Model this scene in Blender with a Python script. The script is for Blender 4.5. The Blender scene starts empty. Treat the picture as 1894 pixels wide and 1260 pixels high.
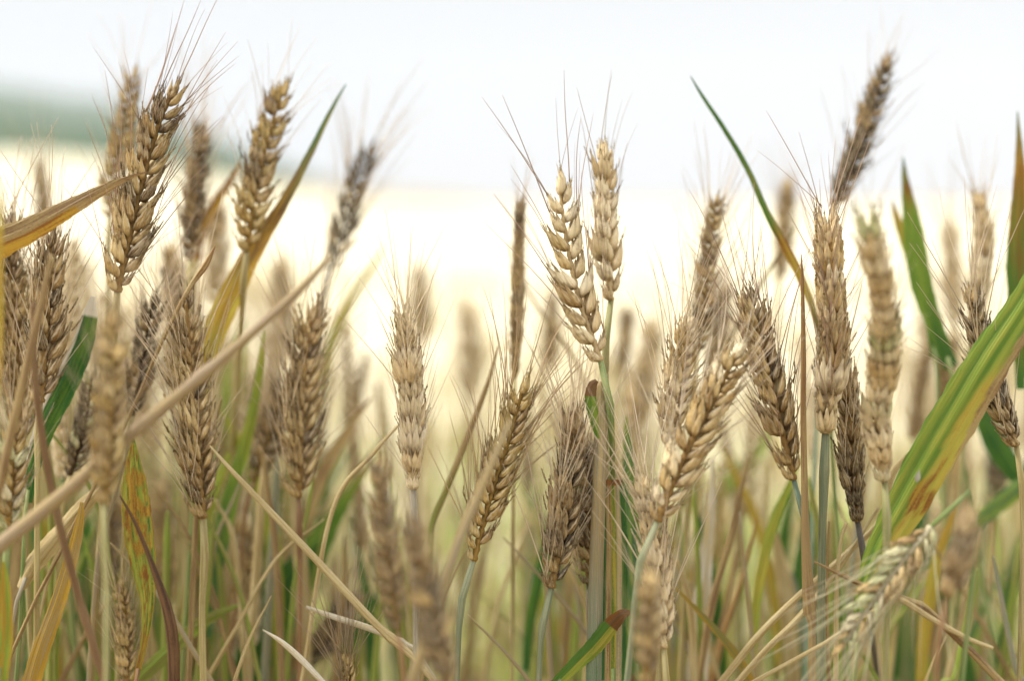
import bpy, math, random
import numpy as np
from mathutils import Vector, Matrix, noise as mnoise

random.seed(7)
rng = np.random.default_rng(7)
SC = bpy.context.scene
COL = SC.collection

# ------------------------------------------------------------------ camera
H = 0.95
PITCH = math.radians(5.644)
FPX = 1894 * 50 / 36.0
FOCUS = 0.645
cam_d = bpy.data.cameras.new('camera')
cam_d.lens = 50; cam_d.sensor_width = 36
cam_d.clip_start = 0.02; cam_d.clip_end = 5000
cam_d.dof.use_dof = True
cam_d.dof.focus_distance = FOCUS
cam_d.dof.aperture_fstop = 2.7
cam_o = bpy.data.objects.new('camera', cam_d)
COL.objects.link(cam_o)
cam_o.location = (0, 0, H)
cam_o.rotation_euler = (math.pi / 2 - PITCH, 0, 0)
SC.camera = cam_o
CAMP = Vector((0, 0, H))
FWD = Vector((0, math.cos(PITCH), -math.sin(PITCH)))
UPV = Vector((0, math.sin(PITCH), math.cos(PITCH)))
RGT = Vector((1, 0, 0))

# ------------------------------------------------------------------ world, sun, exposure
CLOUD = (1.66, 1.705, 1.785)
SUN_EL, SUN_AZ = 50.0, -80.0       # azimuth from +Y (view direction) towards +X
w = bpy.data.worlds.new('World'); SC.world = w; w.use_nodes = True
nt = w.node_tree; nt.nodes.clear()
sky = nt.nodes.new('ShaderNodeTexSky'); sky.sky_type = 'NISHITA'; sky.sun_disc = False
sky.sun_elevation = math.radians(SUN_EL); sky.sun_rotation = math.radians(SUN_AZ)
sky.air_density = 1.0; sky.dust_density = 4.0; sky.ozone_density = 1.0
# overcast: the sky texture, desaturated, behind an even cloud layer that is brighter overhead than at the horizon
hs = nt.nodes.new('ShaderNodeHueSaturation'); hs.inputs['Saturation'].default_value = 0.3
tcw = nt.nodes.new('ShaderNodeTexCoord'); spw = nt.nodes.new('ShaderNodeSeparateXYZ')
nt.links.new(tcw.outputs['Generated'], spw.inputs[0])
mr = nt.nodes.new('ShaderNodeMapRange'); mr.inputs[1].default_value = 0.17; mr.inputs[2].default_value = 0.9
mr.inputs[3].default_value = 1.0; mr.inputs[4].default_value = 2.7
nt.links.new(spw.outputs[2], mr.inputs[0])
cl = nt.nodes.new('ShaderNodeVectorMath'); cl.operation = 'SCALE'; cl.inputs[0].default_value = CLOUD
nt.links.new(mr.outputs[0], cl.inputs['Scale'])
mxw = nt.nodes.new('ShaderNodeMix'); mxw.data_type = 'RGBA'; mxw.inputs[0].default_value = 0.97
bg = nt.nodes.new('ShaderNodeBackground'); bg.inputs['Strength'].default_value = 0.15
ou = nt.nodes.new('ShaderNodeOutputWorld')
nt.links.new(sky.outputs[0], hs.inputs['Color']); nt.links.new(hs.outputs[0], mxw.inputs[6]); nt.links.new(cl.outputs[0], mxw.inputs[7])
nt.links.new(mxw.outputs[2], bg.inputs['Color'])
nt.links.new(bg.outputs[0], ou.inputs['Surface'])
sl = bpy.data.lights.new('sun', 'SUN'); sl.energy = 1.5; sl.angle = math.radians(10); sl.color = (1, .95, .86)
so = bpy.data.objects.new('sun', sl); COL.objects.link(so)
az, el = math.radians(SUN_AZ), math.radians(SUN_EL)
sd = Vector((math.sin(az) * math.cos(el), math.cos(az) * math.cos(el), math.sin(el)))
so.rotation_euler = sd.to_track_quat('Z', 'Y').to_euler()
SC.view_settings.view_transform = 'Standard'; SC.view_settings.look = 'None'
SC.view_settings.gamma = 1.0; SC.view_settings.exposure = 1.65
try:
    SC.cycles.max_bounces = 7; SC.cycles.diffuse_bounces = 3; SC.cycles.transmission_bounces = 4
    SC.cycles.volume_bounces = 1; SC.cycles.transparent_max_bounces = 4
except Exception:
    pass

# ------------------------------------------------------------------ helpers
def at(x, y, d):
    return CAMP + (RGT * ((x - 947) / FPX) + UPV * ((630 - y) / FPX) + FWD) * d

def tag(o, label=None, cat=None, group=None, kind=None):
    if label: o['label'] = label
    if cat: o['category'] = cat
    if group: o['group'] = group
    if kind: o['kind'] = kind

def empty(name, loc):
    o = bpy.data.objects.new(name, None); o.empty_display_size = .02
    o.location = loc; COL.objects.link(o); return o

def link_mesh(name, me, parent=None, mw=None):
    o = bpy.data.objects.new(name, me); COL.objects.link(o)
    if parent: o.parent = parent
    if mw is not None: o.matrix_basis = mw
    return o

def mesh_from(name, V, F, mat, uv=None, ca=None, cb=None, smooth=True):
    """V (n,3); F list of tuples or (m,4)/(m,3) array; uv/ca/cb per vertex"""
    me = bpy.data.meshes.new(name)
    V = np.asarray(V, dtype=np.float32)
    if isinstance(F, np.ndarray):
        k = F.shape[1]
        me.vertices.add(len(V)); me.vertices.foreach_set('co', V.ravel())
        me.loops.add(F.size); me.loops.foreach_set('vertex_index', F.ravel().astype(np.int32))
        me.polygons.add(len(F)); me.polygons.foreach_set('loop_start', np.arange(0, F.size, k, dtype=np.int32))
        me.update(calc_edges=True)
    else:
        me.from_pydata([tuple(v) for v in V], [], F)
    if uv is not None:
        ul = me.uv_layers.new(name='uv')
        li = np.empty(len(me.loops), dtype=np.int32); me.loops.foreach_get('vertex_index', li)
        ul.data.foreach_set('uv', np.asarray(uv, dtype=np.float32)[li].ravel())
    for nm, c in (('ca', ca), ('cb', cb)):
        if c is not None:
            at_ = me.color_attributes.new(nm, 'FLOAT_COLOR', 'POINT')
            at_.data.foreach_set('color', np.asarray(c, dtype=np.float32).ravel())
    if smooth: me.polygons.foreach_set('use_smooth', [True] * len(me.polygons))
    me.materials.append(mat); me.update(); me.validate()
    return me

def catmull(P, n):
    P = [np.array(p, dtype=float) for p in P]
    if len(P) == 2:
        return np.array([P[0] + (P[1] - P[0]) * t for t in np.linspace(0, 1, n)])
    Q = [2 * P[0] - P[1]] + P + [2 * P[-1] - P[-2]]
    L = [0.0]
    for i in range(len(P) - 1): L.append(L[-1] + np.linalg.norm((P[i + 1] - P[i])[:3]) + 1e-9)
    out = []
    for s in np.linspace(0, L[-1], n):
        i = min(max(int(np.searchsorted(L, s)) - 1, 0), len(P) - 2)
        t = (s - L[i]) / (L[i + 1] - L[i])
        a, b, c, d = Q[i], Q[i + 1], Q[i + 2], Q[i + 3]
        out.append(.5 * ((2 * b) + (c - a) * t + (2 * a - 5 * b + 4 * c - d) * t * t + (-a + 3 * b - 3 * c + d) * t ** 3))
    return np.array(out)

# ------------------------------------------------------------------ materials
def newmat(name):
    m = bpy.data.materials.new(name); m.use_nodes = True; n = m.node_tree; n.nodes.clear(); return m, n

class NB:
    def __init__(s, n): s.n = n
    def node(s, t, **k):
        nd = s.n.nodes.new(t)
        for a, b in k.items(): setattr(nd, a, b)
        return nd
    def L(s, a, b): s.n.links.new(a, b)
    def val(s, x, sock):
        if isinstance(x, (int, float)): sock.default_value = x
        elif isinstance(x, tuple): sock.default_value = x if len(x) == 4 or sock.type == 'VECTOR' else (*x, 1)
        else: s.L(x, sock)
    def math(s, op, a, b=0.0, c=0.0, clamp=False):
        nd = s.node('ShaderNodeMath', operation=op, use_clamp=clamp)
        s.val(a, nd.inputs[0]); s.val(b, nd.inputs[1]); s.val(c, nd.inputs[2]); return nd.outputs[0]
    def mix(s, f, a, b, mode='MIX'):
        nd = s.node('ShaderNodeMix', data_type='RGBA', blend_type=mode)
        s.val(f, nd.inputs[0]); s.val(a, nd.inputs[6]); s.val(b, nd.inputs[7]); return nd.outputs[2]
    def ramp(s, f, lo, hi):
        nd = s.node('ShaderNodeMapRange', interpolation_type='SMOOTHSTEP')
        s.val(f, nd.inputs[0]); nd.inputs[1].default_value = lo; nd.inputs[2].default_value = hi; return nd.outputs[0]
    def noise(s, vec, scale, detail=2.0):
        nd = s.node('ShaderNodeTexNoise'); s.L(vec, nd.inputs['Vector'])
        nd.inputs['Scale'].default_value = scale; nd.inputs['Detail'].default_value = detail
        return nd.outputs[0]
    def vmul(s, vec, v):
        nd = s.node('ShaderNodeVectorMath', operation='MULTIPLY'); s.L(vec, nd.inputs[0]); nd.inputs[1].default_value = v
        return nd.outputs[0]
    def vadd(s, vec, b):
        nd = s.node('ShaderNodeVectorMath', operation='ADD'); s.L(vec, nd.inputs[0]); s.val(b, nd.inputs[1])
        return nd.outputs[0]

def surf(nb, col, rough, trans, bump=None, bs=.3, bd=.0003, spec=.35):
    p = nb.node('ShaderNodeBsdfPrincipled'); nb.val(col, p.inputs['Base Color']); nb.val(rough, p.inputs['Roughness'])
    p.inputs['Specular IOR Level'].default_value = spec
    t = nb.node('ShaderNodeBsdfTranslucent'); nb.val(col, t.inputs['Color'])
    if bump is not None:
        b = nb.node('ShaderNodeBump'); b.inputs['Strength'].default_value = bs; b.inputs['Distance'].default_value = bd
        nb.L(bump, b.inputs['Height']); nb.L(b.outputs[0], p.inputs['Normal'])
    mx = nb.node('ShaderNodeMixShader'); nb.val(trans, mx.inputs[0])
    nb.L(p.outputs[0], mx.inputs[1]); nb.L(t.outputs[0], mx.inputs[2])
    o = nb.node('ShaderNodeOutputMaterial'); nb.L(mx.outputs[0], o.inputs['Surface'])

def make_husk(attr=False):
    m, n = newmat('husk' if not attr else 'husk_far'); nb = NB(n)
    oi = nb.node('ShaderNodeObjectInfo')
    base = oi.outputs['Color']; rnd = oi.outputs['Random']
    uv = nb.node('ShaderNodeUVMap', uv_map='uv').outputs[0]
    sep = nb.node('ShaderNodeSeparateXYZ'); nb.L(uv, sep.inputs[0])
    u, v = sep.outputs[0], sep.outputs[1]
    tc = nb.node('ShaderNodeTexCoord').outputs['Object']
    off = nb.math('MULTIPLY', rnd, 37.0)
    cb = nb.node('ShaderNodeCombineXYZ'); nb.L(off, cb.inputs[0]); nb.L(off, cb.inputs[1])
    v2 = nb.vadd(nb.vmul(uv, (22.0, 2.2, 1.0)), cb.outputs[0])
    st = nb.noise(v2, 1.0, 3.0)
    pale = nb.mix(.42, base, (0.88, .75, .48))
    dark = nb.mix(.75, base, nb.mix(1.0, base, (.28, .18, .095), 'MULTIPLY'))
    c = nb.mix(nb.ramp(st, .42, .57), base, pale)
    # papery margins on both sides of the keel
    a = nb.math('ABSOLUTE', nb.math('SUBTRACT', nb.math('FRACT', nb.math('MULTIPLY', u, 2.0)), .5))
    marg = nb.math('MULTIPLY', nb.ramp(a, .13, .03), .65)
    c = nb.mix(marg, c, nb.mix(.75, base, (.86, .74, .52)))
    blot = nb.noise(nb.vadd(tc, cb.outputs[0]), 3.0, 3.0)
    c = nb.mix(nb.math('MULTIPLY', nb.ramp(blot, .50, .68), .68), c, dark)
    # foot browner, with the shade between grains put into its colour; pale beak
    c = nb.mix(nb.math('MULTIPLY', nb.ramp(v, .32, .0), .75), c, dark)
    c = nb.mix(nb.math('MULTIPLY', nb.ramp(v, .75, 1.0), .6), c, pale)
    wv = nb.math('SINE', nb.math('MULTIPLY', u, 2 * math.pi * 14))
    hgt = nb.math('ADD', nb.math('MULTIPLY', wv, .35), st)
    surf(nb, c, .52, .10, hgt, .55, .00035, .16)
    return m

def make_awn():
    m, n = newmat('awn'); nb = NB(n)
    oi = nb.node('ShaderNodeObjectInfo')
    tc = nb.node('ShaderNodeTexCoord').outputs['Object']
    z = nb.node('ShaderNodeSeparateXYZ'); nb.L(tc, z.inputs[0])
    c = nb.mix(nb.math('MULTIPLY', nb.ramp(z.outputs[2], .1, .9), .4), oi.outputs['Color'], (.50, .35, .26))
    surf(nb, c, .45, .45, spec=.2)
    return m

def make_plant():
    m, n = newmat('plant'); nb = NB(n)
    A = nb.node('ShaderNodeVertexColor', layer_name='ca'); B = nb.node('ShaderNodeVertexColor', layer_name='cb')
    oi = nb.node('ShaderNodeObjectInfo')
    uv = nb.node('ShaderNodeUVMap', uv_map='uv').outputs[0]
    off = nb.math('MULTIPLY', oi.outputs['Random'], 53.0)
    cb = nb.node('ShaderNodeCombineXYZ'); nb.L(off, cb.inputs[0]); nb.L(off, cb.inputs[1])
    st = nb.noise(nb.vadd(nb.vmul(uv, (650.0, 28.0, 1.0)), cb.outputs[0]), 1.0, 3.0)
    sp = nb.noise(nb.vadd(nb.vmul(uv, (1500.0, 900.0, 1.0)), cb.outputs[0]), 1.0, 2.0)
    bl = nb.noise(nb.vadd(nb.vmul(uv, (200.0, 45.0, 1.0)), cb.outputs[0]), 1.0, 3.0)
    f = nb.math('ADD', nb.math('MULTIPLY', st, .8), nb.math('MULTIPLY', bl, .35))
    f = nb.math('ADD', f, nb.math('MULTIPLY', nb.math('SUBTRACT', sp, .5), .25))
    f = nb.ramp(f, .46, .72)
    c = nb.mix(f, A.outputs[0], B.outputs[0])
    c = nb.mix(nb.math('MULTIPLY', nb.ramp(sp, .60, .75), .25), c, nb.mix(1.0, c, (.45, .38, .28), 'MULTIPLY'))
    su = nb.node('ShaderNodeSeparateXYZ'); nb.L(uv, su.inputs[0])
    wv = nb.math('SINE', nb.math('MULTIPLY', su.outputs[0], 6200.0))
    hgt = nb.math('ADD', nb.math('MULTIPLY', wv, .4), st)
    surf(nb, c, .5, A.outputs[1], hgt, .5, .0004, .18)
    return m

def make_far():
    m, n = newmat('far_crop'); nb = NB(n)
    A = nb.node('ShaderNodeVertexColor', layer_name='ca')
    surf(nb, A.outputs[0], .6, A.outputs[1], None)
    return m

HUSK = make_husk(); AWN = make_awn(); PLANT = make_plant(); FAR = make_far()

# ------------------------------------------------------------------ the ground, field, hills
def rise(x, y):
    """the field climbs gently towards the left, far away"""
    fy = np.clip((y - 12) / 150, 0, 1); fy = fy * fy * (3 - 2 * fy)
    fx = np.clip((-x / np.maximum(y, 1) - .03) / .33, 0, 1); fx = fx * fx * (3 - 2 * fx)
    return 5.2 * fy * fx - 0.45 * fy * (1 - fx)

def grid(xs, ys, zf):
    X, Y = np.meshgrid(xs, ys); Z = zf(X, Y)
    V = np.stack([X, Y, Z], -1).reshape(-1, 3)
    nx, ny = len(xs), len(ys)
    i = np.arange(nx * ny).reshape(ny, nx)
    F = np.stack([i[:-1, :-1], i[:-1, 1:], i[1:, 1:], i[1:, :-1]], -1).reshape(-1, 4)
    return V, F

def make_simple(name, cols, scale, rough=.9, bump=0.0, stretch=(1, 1, 1)):
    m, n = newmat(name); nb = NB(n)
    tc = nb.vmul(nb.node('ShaderNodeTexCoord').outputs['Object'], stretch)
    a = nb.noise(tc, scale, 4.0); b = nb.noise(tc, scale * .13, 2.0)
    c = nb.mix(nb.ramp(a, .38, .62), cols[0], cols[1])
    c = nb.mix(nb.math('MULTIPLY', nb.ramp(b, .4, .65), .5), c, cols[2])
    surf(nb, c, rough, 0.0, a if bump else None, .6, bump, .15)
    return m

SOIL = make_simple('soil', [(.20, .15, .09), (.36, .29, .17), (.42, .35, .2)], 60, .95, .01)
gx = np.concatenate([-np.geomspace(1450, 1, 60), np.linspace(-.9, .9, 9), np.geomspace(1, 1450, 60)])
gy = np.concatenate([[-200, -100, -60, -15, -4, -1], np.linspace(0, 12, 20), np.geomspace(13, 165, 60), np.geomspace(175, 1450, 20)])
V, F = grid(gx, gy, lambda X, Y: np.where(Y > 165, rise(X, 165.0 + 0 * Y) - .0009 * (Y - 165), rise(X, Y)))
tag(link_mesh('ground', mesh_from('ground', V, F, SOIL)), kind='structure')

CANOPY = make_simple('canopy', [(.60, .53, .36), (.71, .64, .46), (.66, .59, .41)], 9, .85, .02, (1, .35, 1))
def canopy_z(X, Y):
    b = np.zeros_like(X)
    for k in range(6):
        a = 2.1 ** k * 1.7
        b += np.sin(X * a + 1.3 * k + .7 * np.sin(Y * a * .31)) * np.cos(Y * a * .8 + k * 2.1) / (1.35 ** k)
    return rise(X, Y) + .60 + .012 * b - .6 * np.clip((3.6 - Y) / 1.0, 0, 1) ** 2
cx = np.concatenate([-np.geomspace(220, 2.6, 150), np.linspace(-2.5, 2.5, 101), np.geomspace(2.6, 220, 150)])
cy = np.concatenate([np.linspace(2.6, 8, 90), np.geomspace(8.1, 164, 170)])
V, F = grid(cx, cy, canopy_z)
co = link_mesh('wheat_canopy', mesh_from('wheat_canopy', V, F, CANOPY))
tag(co, 'pale cream mass of ripe wheat reaching back to the horizon', 'wheat field', kind='stuff')

# wooded hill and farther ridge on the left
def hill_mesh(y0, prof, depth, amp, nx, name, mat):
    """prof: (photo x, photo y) skyline seen at distance y0"""
    px = np.array([p[0] for p in prof], float); py = np.array([p[1] for p in prof], float)
    def zf(X, Y):
        u = X / y0 * FPX + 947
        top = H + (370 - np.interp(u, px, py)) / FPX * y0
        s = np.clip((Y - (y0 - depth)) / depth, 0, 1); s = np.sin(s * math.pi / 2)
        back = np.clip((Y - y0) / depth, 0, 1)
        b = 0
        for k in range(5):
            a = .09 * 1.9 ** k * (300 / y0)
            b = b + np.sin(X * a + 2 * k + np.sin(Y * a)) * np.cos(Y * a * 1.2 + k) / 1.4 ** k
        return (top + 3) * s * (1 - .6 * back) + amp * b * s - 3
    xs = np.linspace((px[0] - 947) / FPX * y0, (px[-1] - 947) / FPX * y0, nx)
    ys = np.linspace(y0 - depth, y0 + depth, 50)
    V, F = grid(xs, ys, zf)
    tag(link_mesh(name, mesh_from(name, V, F, mat)), kind='structure')
WOOD = make_simple('wood', [(.035, .065, .030), (.06, .10, .045), (.045, .085, .04)], .12, .9)
hill_mesh(330, [(-1600, 150), (-700, 170), (-150, 190), (60, 205), (200, 228), (300, 250), (400, 280), (500, 315), (600, 352), (700, 388), (900, 400)], 90, .8, 220, 'wooded_hill', WOOD)
hill_mesh(1150, [(-2200, 60), (-900, 110), (-200, 145), (50, 160), (200, 185), (320, 225), (420, 262), (520, 305), (640, 352), (760, 385), (1000, 400)], 260, 2.0, 160, 'far_ridge', WOOD)

# ------------------------------------------------------------------ wheat kernels, spikelets, awns
def kernel(L, hw, hd, nu=10, nv=9, beak=.12, keel=.18):
    """a pointed hull along +z; keel on +x side. returns V,F,UV"""
    V, UV = [], []
    tp = [0, .55, .86, 1.0, .99, .88, .70, .49, .29, .13, .02]
    for j in range(nv + 1):
        t = j / nv
        r = float(np.interp(t, np.linspace(0, 1, 11), tp))
        if j == 0: r = .10
        for i in range(nu):
            a = 2 * math.pi * i / nu
            k = 1 + keel * max(0, math.cos(a)) ** 5
            flat = .72 if math.cos(a) < 0 else 1.0
            V.append((math.cos(a) * hd * r * k * flat + .045 * L * (1 - (2 * t - .9) ** 2) - .02 * L, math.sin(a) * hw * r, t * L))
            UV.append((i / nu, t))
    F = []
    for j in range(nv):
        for i in range(nu):
            F.append((j * nu + i, j * nu + (i + 1) % nu, (j + 1) * nu + (i + 1) % nu, (j + 1) * nu + i))
    return np.array(V), F, np.array(UV)

def xf(V, M):
    M = np.array(M); return V @ M[:3, :3].T + M[:3, 3]

def spikelet_arrays(seed, lo=False, plump=1.0):
    r = random.Random(seed)
    nu, nv = (6, 5) if lo else (12, 10)
    parts = []
    def put(L, hw, hd, x, y, z, ty, tx, rz):
        V, F, UV = kernel(L, hw * plump, hd * plump, nu, nv)
        M = Matrix.Translation((x, y, z)) @ Matrix.Rotation(ty, 4, 'Y') @ Matrix.Rotation(tx, 4, 'X') @ Matrix.Rotation(rz, 4, 'Z')
        parts.append((xf(V, M), F, UV))
    j = lambda a: a * (1 + r.uniform(-.12, .12))
    for s in (-1, 1):
        put(j(.84), .13, .125, .0, s * .11, 0, .0 + r.uniform(-.05, .05), -s * j(.31), s * .8)      # glumes
        put(j(.98), .125, .13, .075, s * .07, .05, .05 + r.uniform(-.06, .06), -s * j(.19), s * .35)    # lemmas
    if r.random() < .8:
        put(j(.88), .10, .11, .13, r.uniform(-.03, .03), .17, .02, r.uniform(-.08, .08), 0)
    if not lo:                                              # short dry beaks that roughen the outline
        for q in range(3):
            s = (-1, 1, r.choice((-1, 1)))[q]
            put(r.uniform(.35, .6), .014, .014, .10 + r.uniform(-.03, .05), s * r.uniform(.18, .34), r.uniform(.55, .85), r.uniform(-.15, .2), -s * r.uniform(-.1, .5), 0)
    Vs, Fs, Us, n = [], [], [], 0
    for V, F, U in parts:
        if len(V) > 60: V = V + np.array([[r.gauss(0, .011) for _ in range(3)] for _ in range(len(V))])
        Vs.append(V); Us.append(U); Fs += [tuple(i + n for i in f) for f in F]; n += len(V)
    return np.concatenate(Vs), Fs, np.concatenate(Us)

def spk_mesh(seed, plump):
    V, F, U = spikelet_arrays(seed, False, plump)
    return mesh_from('spikelet', V, F, HUSK, uv=U)
SPK = {'plump': [spk_mesh(i, 1.0) for i in range(6)],
       'slim': [spk_mesh(20 + i, .72) for i in range(6)],
       'fat': [spk_mesh(40 + i, 1.32) for i in range(6)]}

def tube_arrays(P, R, ns=8):
    P = np.asarray(P, float); n = len(P)
    T = np.gradient(P, axis=0); T /= np.linalg.norm(T, axis=1)[:, None] + 1e-12
    ref = np.array([.3, -1, .1]); V = []; UV = []
    s = np.concatenate([[0], np.cumsum(np.linalg.norm(np.diff(P, axis=0), axis=1))])
    for k in range(n):
        a = np.cross(T[k], ref); a /= np.linalg.norm(a) + 1e-12
        b = np.cross(T[k], a)
        for i in range(ns):
            th = 2 * math.pi * i / ns
            V.append(P[k] + R[k] * (math.cos(th) * a + math.sin(th) * b))
            UV.append((abs(th - math.pi) * max(R) * 1.0, s[k]))
    F = []
    for k in range(n - 1):
        for i in range(ns):
            F.append((k * ns + i, k * ns + (i + 1) % ns, (k + 1) * ns + (i + 1) % ns, (k + 1) * ns + i))
    F.append(tuple(range(ns - 1, -1, -1))); F.append(tuple((n - 1) * ns + i for i in range(ns)))
    return np.array(V), F, np.array(UV)

AWNS = []
for k in range(8):
    b = .01 + .02 * k
    P = [(b * t * t + .003 * math.sin(t * 7 + k), .006 * math.sin(t * 4 + k * 2), t) for t in np.linspace(0, 1, 12)]
    R = [.0038 * (1 - t) ** .7 + .0014 for t in np.linspace(0, 1, 12)]
    V, F, U = tube_arrays(P, R, 4)
    AWNS.append(mesh_from('awn', V, F, AWN))

PAL = {  # husk base colours (albedo), awn colour
    'cream': [(.70, .56, .33), (.58, .43, .22), (.78, .66, .45)],
    'tan': [(.42, .275, .095), (.30, .18, .058), (.52, .37, .155)],
    'gold': [(.40, .26, .06), (.33, .20, .05), (.46, .32, .09)],
    'brown': [(.20, .112, .036), (.29, .178, .060), (.11, .058, .021)],
    'dark': [(.060, .031, .013), (.095, .052, .021), (.035, .018, .009)],
    'green': [(.50, .49, .28), (.58, .52, .34), (.42, .44, .22)],
}
STEMC = {
    'blue': ((.19, .225, .13), (.31, .31, .18)), 'tan': ((.36, .28, .115), (.50, .42, .20)),
    'green': ((.17, .25, .075), (.33, .35, .15)), 'redtan': ((.30, .19, .12), (.46, .34, .23)),
    'olive': ((.30, .29, .11), (.43, .38, .19)), 'grey': ((.32, .28, .20), (.46, .41, .30)),
    'dark': ((.10, .085, .07), (.17, .15, .12)), 'bluegreen': ((.17, .25, .18), (.28, .33, .22)),
    'brown': ((.22, .12, .055), (.34, .21, .10)),
}

def frame(T, roll):
    T = T.normalized(); S = FWD.cross(T)
    if S.length < 1e-4: S = RGT.copy()
    S.normalize(); N = T.cross(S).normalized()
    X = S * math.cos(roll) + N * math.sin(roll)
    return X, T.cross(X).normalized(), T

def rot_from(X, Y, Z):
    return Matrix(((X.x, Y.x, Z.x), (X.y, Y.y, Z.y), (X.z, Y.z, Z.z))).to_4x4()

def to_ground(P, rr, n=8, spread=.03):
    """continue a path (list of Vector, last one the lowest) down to z = 0"""
    d = (P[-1] - P[-2]).normalized()
    if d.z > -.5: d = (d + Vector((0, 0, -1.2))).normalized()
    a = P[-1]; h = a.z
    b = a + d * (h * .25)
    c = Vector((b.x + d.x * .12 + rr.uniform(-spread, spread), b.y + d.y * .08 + rr.uniform(0, spread), 0))
    m = (b + c) / 2 + Vector((d.x, d.y, 0)) * .02
    return P + [b, m, c]

def build_stem(root, path, r0, r1, colr, name='stem', cut=None, rr=random, nodes=()):
    """path world Vectors top to ground; r0 at top, r1 lower"""
    o = root.location if root else Vector((0, 0, 0))
    P = catmull([(p.x - o.x, p.y - o.y, p.z - o.z) for p in path], 44)
    s = np.linspace(0, 1, 44)
    R = r0 + (r1 - r0) * np.clip(s * 2.5, 0, 1)
    for nd in nodes: R = R * (1 + .45 * np.exp(-((s - nd) / .008) ** 2))
    V, F, U = tube_arrays(P, list(R), 10)
    A = np.array(colr[0]); B = np.array(colr[1])
    k = len(V)
    tint = 1 + .12 * np.sin(np.repeat(s, 10) * 23 + rr.uniform(0, 6))[:, None]
    ca = np.concatenate([A[None] * tint, np.full((k, 1), .05)], 1); cb = np.concatenate([B[None] * tint, np.ones((k, 1))], 1)
    return mesh_from(name, V, F, PLANT, uv=U, ca=ca, cb=cb)

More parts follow.
